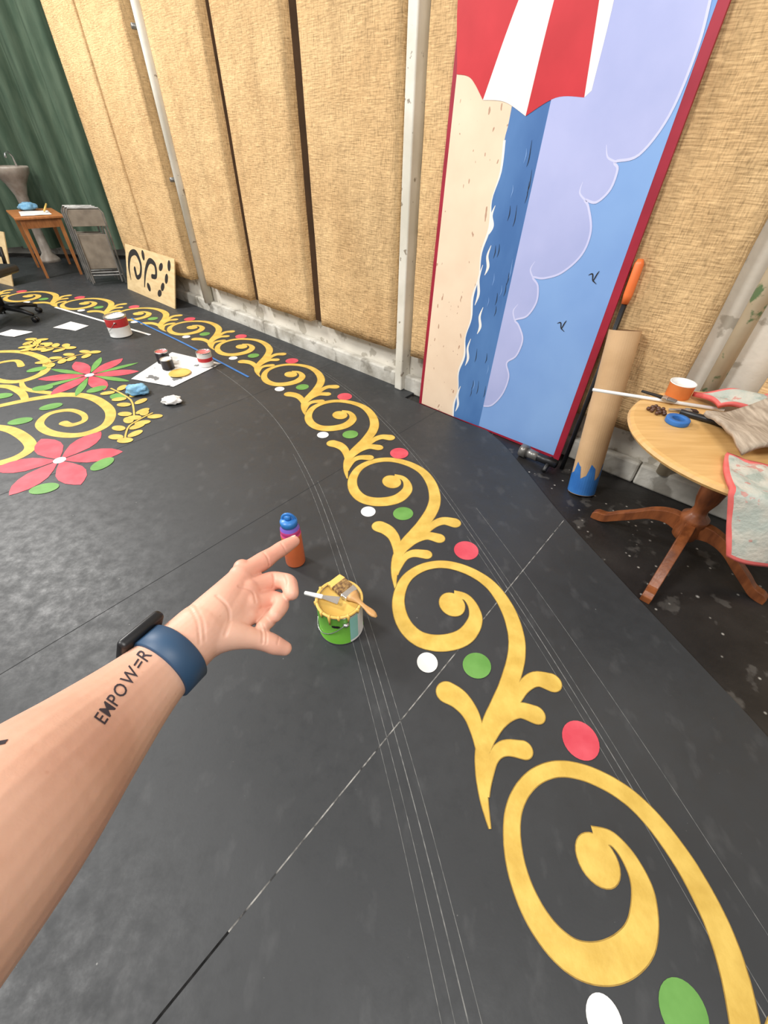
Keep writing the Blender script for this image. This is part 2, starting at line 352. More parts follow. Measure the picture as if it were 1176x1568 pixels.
# ---------------------------------------------------------------- painted beach flat
flat=empty('beach_scenery_flat')
M['f_red']=mat('flat_red_trim',(150,26,48),(165,34,56),6,.5)
M['f_sand']=mat('flat_sand',(234,208,180),(242,218,190),4,.7); layer(M['f_sand'],45,.72,(160,110,84),.01,stretch=(1,1,.5),strength=.7,detail=1)
M['f_sea']=mat('flat_sea',(64,108,166),(82,126,182),5,.6,stretch=(1,1,.4))
M['f_sky']=mat('flat_sky',(122,160,216),(134,172,224),2,.65)
M['f_cloud']=mat('flat_cloud',(168,176,220),(180,186,228),3,.65)
M['f_edge']=mat('flat_cloud_line',(200,202,238),(208,210,242),3,.65)
M['f_ured']=mat('flat_umbrella_red',(190,32,42),(202,40,50),5,.55)
M['f_white']=mat('flat_white',(234,230,224),(242,239,233),5,.6)
ZT=2.5
def FW(s,z,o): 
    return W(s+.028*z*(1-.4*(s-.32)/1.15),z-.016,.082+o)
bm=bmesh.new(); fr=[bm.verts.new(FW(s,z,o)) for o in (-.018,0) for (s,z) in ((.32,0),(1.47,0),(1.47,ZT),(.32,ZT))]
for f in ((0,1,2,3),(4,5,6,7),(0,1,5,4),(1,2,6,5),(2,3,7,6),(3,0,4,7)): bm.faces.new([fr[i] for i in f])
new('flat_board',bm,'f_red',parent=flat)
p=Paint(FW,z0=.0005,dz=.00004)
mats=['f_sand','f_sea','f_sky','f_cloud','f_edge','f_ured','f_white','hole']
s0,s1,z0=.345,1.43,.045
p.poly([(s0,.005),(.66,.005),(.70,ZT),(s0,ZT)],0)
seaL=[(.655,.005),(.645,.10),(.66,.22),(.64,.34),(.665,.46),(.65,.58),(.67,.70),(.655,.82),(.675,.94),(.665,1.06),(.69,1.18),(.675,1.30),(.70,1.42),(.69,1.54),(.70,1.70),(.70,ZT)]
sl=[(v.x,v.y) for v in crom([(a-.012,b,0) for a,b in seaL],5)]
p.poly(sl+[(.89,ZT),(.865,.01)],1)
p.poly([(.865,.012),(s1,.02),(s1,ZT),(.89,ZT)],2)
for s_,za,zb in ((.655,.05,.25),(.672,.40,.58),(.668,.78,1.0),(.682,1.15,1.28),(.72,.62,.78),(.70,.95,1.1)):
    p.ribbon([(s_,za,.003),(s_+.012,za+(zb-za)*.3,.018),(s_-.004,za+(zb-za)*.65,.014),(s_+.008,zb,.003)],6,5)
p.ribbon([(a-.012,b,.010+.005*math.sin(i*2.1)) for i,(a,b) in enumerate(seaL[:-2])],6,5)
for i in range(26):
    s_=random.uniform(.73,.87); z_=random.uniform(.1,1.6); p.ribbon([(s_,z_,.001),(s_+.005,z_+.03,.004),(s_,z_+random.uniform(.05,.1),.001)],7 if i%3 else 2,3)
bumps=[(.87,.17),(.93,.20),(.985,.30),(1.00,.42),(.965,.50),(1.015,.56),(1.03,.66),(.985,.73),(.955,.755),(1.02,.79),(1.055,.87),(1.04,.95),(1.0,.985),(1.06,.99),(1.15,1.03),(1.225,1.12),(1.235,1.22),(1.19,1.31),(1.165,1.335),(1.22,1.33),(1.265,1.38),(1.27,1.45),(1.25,1.475),(1.34,1.50),(1.405,1.62),(1.42,1.80),(1.40,1.95),(1.39,2.1),(1.34,2.25),(1.25,2.35)]
cl=[(v.x,v.y) for v in crom([(a,b,0) for a,b in bumps],6)]
p.poly(cl+[(.89,2.4),(.868,.17)],3)
p.ribbon([(a,b,.010) for a,b in bumps],4,6)
for q in ([(.95,.755),(.93,.80),(.95,.84)],[(1.0,.985),(.975,1.02),(.99,1.06)],[(1.165,1.335),(1.13,1.36),(1.13,1.40)],[(1.25,1.475),(1.21,1.49),(1.19,1.53)]):
    p.ribbon([(q[0][0],q[0][1],.008),(q[1][0],q[1][1],.007),(q[2][0],q[2][1],.002)],4,5)
ap=(.90,2.46)
def seg(a,b,sag,ca,cb,mi):
    e=[(v.x,v.y) for v in crom([(a[0],a[1],0),((a[0]+b[0])/2,(a[1]+b[1])/2+sag,0),(b[0],b[1],0)],8)]
    r=[(v.x,v.y) for v in crom([(b[0],b[1],0),(cb[0],cb[1],0),(ap[0],ap[1],0)],8)][1:]
    l=[(v.x,v.y) for v in crom([(ap[0],ap[1],0),(ca[0],ca[1],0),(a[0],a[1],0)],8)][1:-1]
    p.poly(e+r+l,mi)
k=[(.345,1.78),(.52,1.685),(.77,1.625),(1.035,1.68),(1.06,1.70)]
m_=[(.40,2.25),(.66,2.05),(.81,2.05),(.98,2.05),(1.04,2.08)]
seg((.345,1.78),k[1],.03,(.345,2.2),m_[1],5)
seg(k[1],k[2],.02,m_[1],m_[2],6); seg(k[2],k[3],.03,m_[2],m_[3],5); seg(k[3],k[4],.0,m_[3],m_[4],6)
for c in ((1.32,1.02),(1.235,.77)):
    x,z=c; p.ribbon([(x-.03,z+.02,.002),(x-.012,z+.028,.006),(x,z,.005),(x+.01,z+.03,.006),(x+.016,z+.045,.002)],7,5); p.ribbon([(x,z,.006),(x+.022,z-.012,.002)],7,3)
finish(p,'flat_painting',mats,flat)
# ---------------------------------------------------------------- cans
M['can_green']=mat('label_green',(118,194,62),(130,204,74),8,.4)
M['can_white']=mat('label_white',(228,228,224),(238,238,236),8,.4)
M['can_teal']=mat('label_teal',(150,212,200),(165,222,212),8,.4)
M['can_red']=mat('label_red',(190,46,50),(200,56,60),8,.4)
M['can_blk']=mat('label_black',(26,24,26),(40,36,40),8,.4)
M['paint_y']=mat('wet_yellow_paint',(226,182,90),(236,198,110),8,.3)
M['paint_w']=mat('dried_white_paint',(235,232,226),(244,242,238),8,.5)
M['paint_r']=mat('wet_pink_paint',(222,110,110),(230,130,128),8,.3)
def can(name,x,y,r,h,labs,paint,rot=0,wire=True):
    e=empty(name)
    bm=bmesh.new(); seg=48
    prof=[(0,.0012),(r*.97,.0012),(r*1.0,.003),(r*1.015,.006),(r*1.015,.009),(r,.012),(r,h*.93),(r*1.02,h*.95),(r*1.02,h*.985),(r*1.03,h),(r*.97,h+.002),(r*.90,h),(r*.89,h*.965),(r*.885,h*.95),(0,h*.948)]
    bm_lathe(bm,prof,(x,y,0),seg)
    for f in bm.faces:
        c=f.calc_center_median(); z=c.z; rr=math.hypot(c.x-x,c.y-y)
        if rr<r*.89 and z>h*.5: f.material_index=1
        elif h*.05<z<h*.94 and rr>r*.95:
            a=(math.degrees(math.atan2(c.y-y,c.x-x))-rot)%360
            for (a0,a1,mi) in labs:
                if a0<=a<a1: f.material_index=mi
    o=new('can_body',bm,['steel',paint,'can_green','can_white','can_teal','can_red','can_blk'],True,e)
    if wire:
        bm=bmesh.new(); P=[]
        a=math.radians(200)
        for i in range(17):
            t=math.pi*i/16; P.append((x+math.cos(a)*r*1.06*math.sin(t)*1.0-math.sin(a)*r*1.05*math.cos(t)*1,y+math.sin(a)*r*1.06*math.sin(t)+math.cos(a)*r*1.05*math.cos(t),h*.78-h*.55*math.sin(t)))
        bm_tube(bm,P,.0018,8)
        for s in (0,-1): bm_lathe(bm,[(0,-.004),(.012,-.004),(.012,.004),(0,.004)],P[s],14)
        new('bail_handle',bm,'steel',True,e)
    return e
gc=can('green_paint_can',-.165,.985,.089,.185,[(0,300,2),(300,360,3)],'paint_y',rot=0)
bm=bmesh.new()
def onc(a,z,r=.0895): return (-.165+r*math.cos(a),.985+r*math.sin(a),z)
for a0,a1,zz0,zz1,mi in ((-1.05,-.62,.02,.165,1),(-.62,-.45,.02,.165,2)):
    n=8
    for i in range(n):
        b0=a0+(a1-a0)*i/n; b1=a0+(a1-a0)*(i+1)/n
        bm.faces.new([bm.verts.new(onc(*q)) for q in ((b0,zz0),(b1,zz0),(b1,zz1),(b0,zz1))]).material_index=mi
for a0,zc,rr in ((-1.72,.125,.008),(-1.60,.125,.008),(-1.66,.125,.004)):
    bm.faces.new([bm.verts.new(onc(a0+rr/.089*1.1*math.cos(t)*1.3,zc+rr*math.sin(t),.0898)) for t in [k*math.pi/6 for k in range(12)]]).material_index=0
new('label_marks',bm,['can_blk','can_teal','can_white'],parent=gc)
bm=bmesh.new()
for a,l in ((-1.9,.05),(-1.5,.02),(-1.1,.035),(-2.3,.03),(-.6,.02),(2.6,.03),(-2.9,.025)):
    bm_tube(bm,[onc(a,.188,.084),onc(a,.187,.0915),onc(a,.187-l*.5,.0915),onc(a,.187-l,.0905)],[.005,.0065,.005,.003],10)
bm_lathe(bm,[(.080,.184),(.086,.190),(.0925,.188),(.0925,.182)],(-.165,.985,0),40)
new('paint_drips',bm,'paint_y',True,gc)
M['brist']=mat('paint_caked_bristles',(176,140,84),(96,68,44),90,.8,.5,120,stretch=(1,1,.2))
M['handle']=mat('brush_handle',(190,140,84),(205,158,100),12,.4)
br=empty('paint_brush')
def seg_box(p0,p1,w0,w1,t0,t1,up=Vector((0,0,1))):
    bm=bmesh.new(); p0=Vector(p0);p1=Vector(p1); t=(p1-p0).normalized(); s=t.cross(up).normalized(); u=s.cross(t)
    a=[bm.verts.new(p0+s*w0/2*i+u*t0/2*j) for i,j in((-1,-1),(1,-1),(1,1),(-1,1))]; b=[bm.verts.new(p1+s*w1/2*i+u*t1/2*j) for i,j in((-1,-1),(1,-1),(1,1),(-1,1))]
    bm.faces.new(a);bm.faces.new(b)
    for k in range(4): bm.faces.new((a[k],a[(k+1)%4],b[(k+1)%4],b[k]))
    return bm
b0=Vector((-.185,1.055,.204)); bd=Vector((.115,-.105,-.012)).normalized()
bevel(new('bristles',seg_box(b0,b0+bd*.065,.070,.066,.016,.022),'brist',parent=br),.004)
bevel(new('bristles_paint',seg_box(b0-bd*.012,b0+bd*.02,.066,.072,.014,.020),'paint_y',parent=br),.005,3)
bevel(new('ferrule',seg_box(b0+bd*.065,b0+bd*.092,.067,.062,.023,.021),'steel',parent=br),.003)
bm=bmesh.new(); hp=[b0+bd*(.09+.135*i/10) for i in range(11)]; hr=[.029,.024,.016,.010,.0085,.0085,.010,.0125,.014,.012,.005]
bm_tube(bm,hp,hr,14); 
for v in bm.verts:
    q=v.co-b0; al=bd*q.dot(bd); pr=q-al; n_=Vector((0,0,1)); n_=(n_-bd*n_.dot(bd)).normalized(); pr-=n_*pr.dot(n_)*.45; v.co=b0+al+pr
new('brush_handle',bm,'handle',True,br)
pk=empty('putty_knife')
k0=Vector((-.30,1.0,.196)); kd=Vector((.125,-.03,.0)).normalized()
bevel(new('knife_handle',seg_box(k0,k0+kd*.075,.014,.019,.012,.010),'can_white',parent=pk),.004,3)
bevel(new('knife_blade',seg_box(k0+kd*.075,k0+kd*.14,.016,.036,.0015,.001),'steel',parent=pk),.0003,1)
bt=empty('water_bottle'); bx,by=-.415,1.335
M['b_or']=mat('bottle_orange',(218,106,58),(230,118,68),8,.35,coat=.3)
M['b_pk']=mat('bottle_magenta',(214,64,132),(226,80,148),8,.35)
M['b_pu']=mat('bottle_purple',(126,98,202),(142,110,212),8,.35)
M['b_bl']=mat('bottle_cap_blue',(44,114,192),(60,134,206),8,.35)
bm=bmesh.new(); bm_lathe(bm,[(0,.0012),(.041,.0012),(.045,.004),(.046,.01),(.046,.185),(.0455,.19),(.040,.197,1),(.041,.199,1),(.044,.204,1),(.043,.222,1),(.036,.235,2),(.035,.240,2),(.037,.242,3),(.038,.262,3),(.034,.270,3),(0,.272,3)],(bx,by,0),40)
new('bottle_body',bm,['b_or','b_pk','b_pu','b_bl'],True,bt)
bm=bmesh.new(); bm_tube(bm,[(bx-.028+.0,by,.262)]+[(bx-.028*math.cos(t),by+.004,.268+.030*math.sin(t)) for t in [math.pi*i/10 for i in range(11)]]+[(bx+.028,by,.262)],.006,10)
bm_lathe(bm,[(0,.27),(.014,.27),(.013,.292),(0,.294)],(bx,by,0),18)
new('carry_loop',bm,'b_bl',True,bt)
c1=can('red_white_paint_can',-2.70,4.33,.10,.19,[(0,360,3)],'paint_w')
bm=bmesh.new(); bm_lathe(bm,[(.1005,.10),(.1008,.102),(.1008,.172),(.1005,.174)],(-2.70,4.33,0),48); new('red_band',bm,'can_red',True,c1)
c2=can('small_paint_can',-1.60,3.62,.062,.12,[(0,360,3)],'paint_r',wire=False)
bm=bmesh.new(); bm_lathe(bm,[(.0623,.045),(.0626,.047),(.0626,.075),(.0623,.077)],(-1.60,3.62,0),40); new('pink_band',bm,'can_red',True,c2)
c3=can('black_paint_can',-1.99,3.66,.055,.10,[(0,360,6)],'paint_r',wire=False)
c4=can('dark_paint_pot',-1.90,3.53,.05,.085,[(0,360,6)],'paint_w',wire=False)
for e_ in (c2,c3,c4): e_.location.z=.003
def sheet(name,c,z,m,amp=.006,n=10):
    bm=bmesh.new(); g=[]
    for i in range(n+1):
        row=[]
        for j in range(n+1):
            u,v=i/n,j/n; a=Vector(c[0]).lerp(Vector(c[1]),u); b=Vector(c[3]).lerp(Vector(c[2]),u); q=a.lerp(b,v)
            row.append(bm.verts.new((q.x,q.y,z+amp*abs(noise.noise(Vector((q.x*5,q.y*5,3)))))))
        g.append(row)
    for i in range(n):
        for j in range(n): bm.faces.new((g[i][j],g[i+1][j],g[i+1][j+1],g[i][j+1]))
    return new(name,bm,m,True)
sheet('paint_palette_paper',[(-2.12,3.30),(-1.72,3.17),(-1.48,3.66),(-2.02,3.90)],.0038,'papergrey',.004)
sheet('paper_sheet',[(-3.50,4.50),(-3.22,4.42),(-3.17,4.58),(-3.43,4.70)],.0038,'paper')
sheet('paper_sheet',[(-3.92,4.26),(-3.7,4.20),(-3.62,4.36),(-3.88,4.42)],.0038,'paper')
bm=bmesh.new(); bm_lathe(bm,[(0,.008),(.075,.009),(.09,.014),(.086,.017),(.07,.011),(0,.011)],(-1.76,3.42,0),32); new('yellow_paint_lid',bm,'paint_y',True)
def crumple(name,c,s,m,seed,sub=4):
    bm=bmesh.new(); bmesh.ops.create_icosphere(bm,subdivisions=sub,radius=1)
    for v in bm.verts:
        n=v.co.copy(); d=1+.35*noise.noise(n*1.6+Vector((seed,0,0)))+.22*abs(noise.noise(n*4+Vector((0,seed,0))))
        v.co=Vector((n.x*d*s[0],n.y*d*s[1],n.z*d*s[2]))
    mz=min(v.co.z for v in bm.verts)*.7
    for v in bm.verts:
        v.co.z=max(v.co.z,mz)-mz+.002; v.co+=Vector((c[0],c[1],c[2]))
    return new(name,bm,m,True)
crumple('blue_rag',(-1.95,3.05,0),(.09,.06,.035),'bluerag',3)
crumple('crumpled_paper_towel',(-1.62,2.90,0),(.07,.05,.025),'paper',8)
# ---------------------------------------------------------------- far left furniture
def frame_box(bm,O,ex,ey,c,s,mi=0):
    M4=Matrix(((ex.x,ey.x,0,O.x),(ex.y,ey.y,0,O.y),(0,0,1,O.z),(0,0,0,1))); bm_box(bm,c,s,mi,M4)
O=Vector((-4.82,6.5,0)); ex=Vector((.766,.643,0)); ey=Vector((-.643,.766,0))
t=empty('wooden_side_table'); bm=bmesh.new()
for (i,j) in ((.03,.03),(.45,.03),(.45,.87),(.03,.87)):
    M4=Matrix(((ex.x,ey.x,0,O.x),(ex.y,ey.y,0,O.y),(0,0,1,0),(0,0,0,1)))
    vs=bm_box(bm,(i,j,.34),(.05,.05,.68),0,M4)
    for v in vs:
        if v.co.z<.01:
            cc=M4@Vector((i,j,0)); v.co.x=cc.x+(v.co.x-cc.x)*.6; v.co.y=cc.y+(v.co.y-cc.y)*.6
new('legs',bm,'wood',parent=t); bm=bmesh.new()
frame_box(bm,O,ex,ey,(.24,.03,.63),(.40,.022,.10)); frame_box(bm,O,ex,ey,(.24,.87,.63),(.40,.022,.10)); frame_box(bm,O,ex,ey,(.03,.45,.63),(.022,.82,.10)); frame_box(bm,O,ex,ey,(.45,.45,.63),(.022,.82,.10))
new('apron',bm,'wood',parent=t); bm=bmesh.new(); frame_box(bm,O,ex,ey,(.24,.45,.695),(.56,.98,.028)); bevel(new('table_top',bm,'wood',parent=t),.006)
def tp(i,j,z): return O+ex*i+ey*j+Vector((0,0,z))
sheet('paper_stack',[tp(.05,.1,0),tp(.4,.1,0),tp(.42,.6,0),tp(.08,.62,0)],.712,'paper',.01)
crumple('painting_rag',tuple(tp(.22,.75,.71)),(.10,.12,.05),'bluerag',5,3)
bm=bmesh.new(); bm_tube(bm,[tp(.35,.3,.735),tp(.42,.42,.80)],.012,8); new('yellow_marker',bm,'paint_y',True)
ps=empty('pedestal_sink'); sx,sy=-5.44,7.62; bm=bmesh.new(); bm_lathe(bm,[(0,0),(.15,0),(.14,.04),(.07,.12),(.06,.55),(.08,.85),(.13,.98),(.18,1.05),(.22,1.10),(.24,1.16),(.23,1.18),(.21,1.16),(.15,1.10),(0,1.07)],(sx,sy,0),32)
M['sink']=mat('stained_sink',(150,136,122),(186,176,164),8,.4); new('sink_body',bm,'sink',True,ps)
bm=bmesh.new(); bm_tube(bm,[(sx,sy+.17,1.12),(sx,sy+.17,1.28),(sx,sy+.12,1.33),(sx,sy+.04,1.31),(sx,sy+.02,1.27)],.013,10); new('faucet',bm,'steel',True,ps)
M['chairseat']=mat('chair_tan_metal',(120,110,98),(146,136,122),8,.45,metal=.1)
def folded_chair(c,ang,tilt):
    e=empty('folding_chair'); R4=Matrix.Translation(c)@Matrix.Rotation(ang,4,'Z')@Matrix.Rotation(tilt,4,'X')
    bm=bmesh.new()
    def T(L,r,mi=0): bm_tube(bm,[R4@Vector(p) for p in L],r,8,mi)
    T([(-.2,0,0),(-.2,0,.78),(-.17,0,.83),(.17,0,.83),(.2,0,.78),(.2,0,0)],.012)
    T([(-.17,-.04,.02),(-.17,-.03,.62)],.011); T([(.17,-.04,.02),(.17,-.03,.62)],.011); T([(-.17,-.04,.14),(.17,-.04,.14)],.009); T([(-.2,0,.1),(.2,0,.1)],.009)
    bm_box(bm,(0,.0,.73),(.38,.014,.17),1,R4); bm_box(bm,(0,-.022,.37),(.34,.018,.38),1,R4)
    return bevel(new('chair_frame',bm,['metal','chairseat'],False,e),.003)
for i in range(3): folded_chair(Vector((-4.00+.10*i,6.50-.11*i,.012)),.22+.04*i,-.05)
def stencil(name,fn,w,h,holes):
    e=empty(name); 
    bm=bmesh.new(); c=[bm.verts.new(fn(x,y,o)) for o in (-.012,0) for x,y in ((0,0),(w,0),(w,h),(0,h))]
    for f in ((0,1,2,3),(4,5,6,7),(0,1,5,4),(1,2,6,5),(2,3,7,6),(3,0,4,7)): bm.faces.new([c[i] for i in f])
    new('plywood_board',bm,'ply',parent=e)
    p=Paint(fn,z0=.001,dz=.0001)
    holes(p); finish(p,'scroll_cutouts',['hole','ply'],e)
def holes1(p):
    p.ribbon([(.12,.12,.01),(.08,.26,.05),(.14,.4,.07),(.3,.44,.06),(.42,.34,.05),(.4,.22,.05),(.3,.18,.05),(.25,.26,.06)],0,cap1=True)
    p.ribbon([(.5,.1,.02),(.55,.28,.05),(.66,.4,.06),(.8,.38,.05),(.82,.27,.05),(.72,.25,.05)],0,cap1=True)
    for c in ((.62,.12),(.95,.38),(.98,.18),(.9,.1),(1.08,.28),(.5,.44),(1.15,.42)): p.ell(c,.055,.035,c[0]*4,0)
stencil('scroll_stencil_board',lambda x,y,o: W(-4.50+x,y*.985,.24-.17*y/.5*.9+o),1.27,.5,holes1)
stencil('plywood_stencil',lambda x,y,o: Vector((-5.32,6.25,0))+Vector((.55,-.30,0))*x+Vector((.12,.3,.9)).normalized()*y+Vector((-.3,-.8,.25)).normalized()*o,.6,.62,lambda p:[p.ribbon([(.1,.1,.03),(.15,.3,.06),(.35,.35,.05),(.4,.22,.05)],0,cap1=True),p.ell((.3,.5),.08,.04,.5,0)])
oc=empty('office_chair'); cx,cy=-4.10,4.72
bm=bmesh.new()
for i in range(5):
    a=math.radians(-8+72*i); d=Vector((math.cos(a),math.sin(a),0)); c=Vector((cx,cy,0))
    bm_tube(bm,[c+d*.03+Vector((0,0,.13)),c+d*.2+Vector((0,0,.11)),c+d*.32+Vector((0,0,.075))],[.03,.024,.018],10)
    q=c+d*.32; s=Vector((-d.y,d.x,0))
    for k in (-.016,.016): bm_tube(bm,[q+s*(k-.008)+Vector((0,0,.028)),q+s*(k+.008)+Vector((0,0,.028))],.027,16)
bm_tube(bm,[(cx,cy,.1),(cx,cy,.42)],.028,16); new('star_base',bm,'blackpl',True,oc)
bm=bmesh.new(); bm_box(bm,(cx-.03,cy,.46),(.48,.46,.08)); bevel(new('seat',bm,'blackpl',True,oc),.035,4)
bm=bmesh.new(); bm_box(bm,(cx-.28,cy-.08,.80),(.07,.42,.5)); bevel(new('backrest',bm,'blackpl',True,oc),.03,4)
bm=bmesh.new(); bm_tube(bm,[(cx,cy,.42),(cx-.29,cy-.08,.44),(cx-.31,cy-.08,.7)],.02,10)
bm_tube(bm,[(cx+.05,cy+.25,.45),(cx+.05,cy+.3,.62),(cx-.2,cy+.3,.64)],.018,10); new('arm_bracket',bm,'blackpl',True,oc)
# ---------------------------------------------------------------- right corner things
ct=empty('cardboard_tube'); p0=Vector((1.16,1.95,-.018)); p1=Vector((1.175,2.165,.828)); td=(p1-p0).normalized()
def openTube(bm,a,b,r,th,seg=40,mi=0,mi2=1):
    t=(b-a).normalized(); u=t.orthogonal().normalized(); s=t.cross(u); R_=[]
    for q,rr in ((a,r),(b,r),(b,r-th),(a,r-th)): R_.append([bm.verts.new(q+(u*math.cos(x)+s*math.sin(x))*rr) for x in [2*math.pi*k/seg for k in range(seg)]])
    for i in range(4):
        A_,B_=R_[i],R_[(i+1)%4]
        for k in range(seg): bm.faces.new((A_[k],A_[(k+1)%seg],B_[(k+1)%seg],B_[k])).material_index=mi if i==0 else mi2
bm=bmesh.new(); openTube(bm,p0,p1,.074,.006); new('tube_body',bm,['card','cardin'],False,ct)
bm=bmesh.new(); u=td.orthogonal().normalized(); s=td.cross(u); seg_=36; lo=[];hi=[]
for k in range(seg_):
    x=2*math.pi*k/seg_; dv=(u*math.cos(x)+s*math.sin(x))*.0755; lo.append(bm.verts.new(p0+td*.003+dv)); hi.append(bm.verts.new(p0+dv+td*(.11+(.07 if (k//3)%2 else 0)+.015*math.sin(k))))
for k in range(seg_): bm.faces.new((lo[k],lo[(k+1)%seg_],hi[(k+1)%seg_],hi[k]))
new('blue_tape_wrap',bm,'blue',False,ct)
po=empty('extension_pole'); bm=bmesh.new(); bm_tube(bm,[(1.115,2.178,-.018),(1.160,2.235,.93)],.013,12); new('pole_shaft',bm,'blackpl',True,po)
bm=bmesh.new(); bm_tube(bm,[(1.160,2.235,.93),(1.162,2.238,.97),(1.165,2.245,1.10),(1.165,2.246,1.12)],[.016,.021,.021,.012],14); new('pole_grip',bm,'orange',True,po)
st=empty('light_stand_base'); bm=bmesh.new()
bm_tube(bm,[(.93,2.28,.022),(1.06,2.15,.03)],.026,12); bm_tube(bm,[(.98,2.12,.0),(1.05,2.22,.03)],.014,10)
new('stand_bar',bm,'blackpl',True,st); bm=bmesh.new()
bm_tube(bm,[(.885,2.325,.022),(.915,2.295,.022)],[.042,.042],20); bm_tube(bm,[(.915,2.295,.022),(.97,2.24,.022)],[.032,.028],16); new('stand_hub',bm,'metal',True,st)
rt=empty('round_pedestal_table'); cx,cy=1.434,1.449
zf=-.02; TR=.438
bm=bmesh.new(); bm_lathe(bm,[(0,.62),(TR-.02,.62),(TR-.006,.625),(TR,.636),(TR-.006,.648),(TR-.02,.652),(0,.652)],(cx,cy,0),72); new('table_top',bm,'woodtop',False,rt)
bm=bmesh.new(); bm_lathe(bm,[(0,.10),(.03,.10),(.05,.12),(.055,.16),(.05,.20),(.058,.22),(.058,.24),(.035,.26),(.03,.29),(.045,.34),(.052,.40),(.045,.46),(.03,.50),(.028,.53),(.045,.545),(.045,.56),(.035,.575),(.12,.60),(.14,.62),(0,.62)],(cx,cy,0),28); new('turned_column',bm,'woodleg',True,rt)
bm=bmesh.new()
for (fx,fy) in ((1.16,1.72),(1.185,1.17),(1.70,1.18),(1.68,1.70)):
    d=Vector((fx-cx,fy-cy,0)); L=d.length; d/=L; s=Vector((-d.y,d.x,0))
    prof=[(.03,.13,.22),(.09,.15,.22),(.16,.13,.19),(.23,.075,.13),(.30,.02,.075),(.34,-.01,.04),(L,zf,.03),(L+.02,zf,.012)]
    prof=[(v.x,v.y,v.z) for v in crom(prof,4)]
    rings=[]
    for x,zl,zh in prof: rings.append([bm.verts.new(Vector((cx,cy,0))+d*x+s*w+Vector((0,0,max(z,zf)))) for w,z in ((-.021,zl),(.021,zl),(.021,zh),(-.021,zh))])
    for a,b in zip(rings,rings[1:]):
        for k in range(4): bm.faces.new((a[k],a[(k+1)%4],b[(k+1)%4],b[k]))
    bm.faces.new(rings[0]);bm.faces.new(rings[-1])
bevel(new('splayed_feet',bm,'woodleg',False,rt),.008,2)
ZT_=.652
tin=empty('orange_tin_cup'); bm=bmesh.new(); bm_lathe(bm,[(0,.0),(.047,0),(.05,.004),(.052,.06),(.054,.064),(.054,.067,1),(.048,.066,1),(.047,.055,1),(0,.052,1)],(1.335,1.815,ZT_),32); new('cup_body',bm,['copper','can_white'],True,tin)
bm=bmesh.new(); bm_tube(bm,[(.955,1.845,ZT_+.009),(1.46,1.67,ZT_+.009)],[.007,.008],12); new('long_paint_stick',bm,'can_white',True)
def smallbrush(name,a,b,w,m1,m2):
    e=empty(name); a=Vector(a);b=Vector(b);d=(b-a)
    bevel(new('handle',seg_box(a,a+d*.6,w*.4,w*.6,.010,.012),m1,parent=e),.003); bevel(new('ferrule',seg_box(a+d*.6,a+d*.75,w,w,.013,.013),'steel',parent=e),.002)
    bevel(new('bristles',seg_box(a+d*.75,b,w,w*.9,.012,.006),m2,parent=e),.003)
smallbrush('chip_brush',(1.16,1.81,ZT_+.024),(1.27,1.71,ZT_+.024),.03,'blackpl','metal')
smallbrush('flat_brush',(1.22,1.665,ZT_+.008),(1.34,1.655,ZT_+.008),.03,'steel','blackpl')
bm=bmesh.new(); bm_tube(bm,[(1.25,1.635,ZT_+.014),(1.35,1.56,ZT_+.014),(1.40,1.50,ZT_+.014)],[.012,.014,.013],12); new('black_marker',bm,'blackpl',True)
bm=bmesh.new(); bm_lathe(bm,[(.024,0),(.044,0),(.045,.002),(.045,.018),(.044,.02),(.024,.02),(.023,.018),(.023,.002),(.024,0)],(1.205,1.565,ZT_+.001),36); new('blue_tape_roll',bm,'blue',True)
M['brownball']=mat('brown_bead',(70,44,32),(96,62,44),10,.3)
bm=bmesh.new()
for i in range(12):
    a=i*2.4; rr=.006+.0085*i**.5*1.1
    q=bmesh.ops.create_icosphere(bm,subdivisions=2,radius=.009); 
    for v in q['verts']: v.co+=Vector((1.165+rr*math.cos(a),1.655+rr*math.sin(a),ZT_+.009))
new('pile_of_beads',bm,'brownball',True)
M['quilt']=mat('quilt_fabric',(196,190,176),(170,176,166),16,.95,.4,60)
layer(M['quilt'],14,.58,(150,160,150),.05,strength=.8); layer(M['quilt'],26,.62,(190,120,110),.03,strength=.7)
M['trim']=mat('coral_trim',(214,96,92),(224,112,106),20,.9)
M['greycloth']=mat('weathered_canvas',(150,134,116),(196,180,160),5,.95,.4,90,stretch=(12,2,2))
qe=empty('draped_quilt')
def cloth(name,C,nu,nv,fn,m,th=.012,trim=None,tw=1):
    bm=bmesh.new(); g=[]
    for i in range(nu+1): g.append([bm.verts.new(fn(i/nu,j/nv)) for j in range(nv+1)])
    for i in range(nu):
        for j in range(nv):
            f=bm.faces.new((g[i][j],g[i+1][j],g[i+1][j+1],g[i][j+1]))
            if trim and (i<tw or i>=nu-tw or j<tw or j>=nv-tw): f.material_index=1
    o=new(name,bm,[m,'trim'],True,C); s=o.modifiers.new('s','SOLIDIFY'); s.thickness=th; s.offset=1; return o
def drape(u,v):
    a0=-143+25*v; a=math.radians(a0+u*(-15-a0)); L=v*.45
    flatl=.225
    if L<flatl: r=.225+L; z=ZT_+.003
    else:
        e=L-flatl; r=.452+.015*math.sin(a*9)*min(1,e*8)+.03*min(1,e*5); z=ZT_+.003-e*.97
    z+=.004*(1+math.sin(u*40)*math.sin(v*24))
    return Vector((cx+r*math.cos(a),cy+r*math.sin(a),z))
cloth('quilt_sheet',qe,110,50,drape,'quilt',.014,True,2)
def gc_(u,v): 
    return Vector((1.27+.42*u+.03*v,1.27+.08*u+.30*v,ZT_+.035+.02*math.sin(u*7+v*3)+.04*u+.01*noise.noise(Vector((u*5,v*5,0)))))
cloth('weathered_cloth',qe,20,16,gc_,'greycloth',.018)
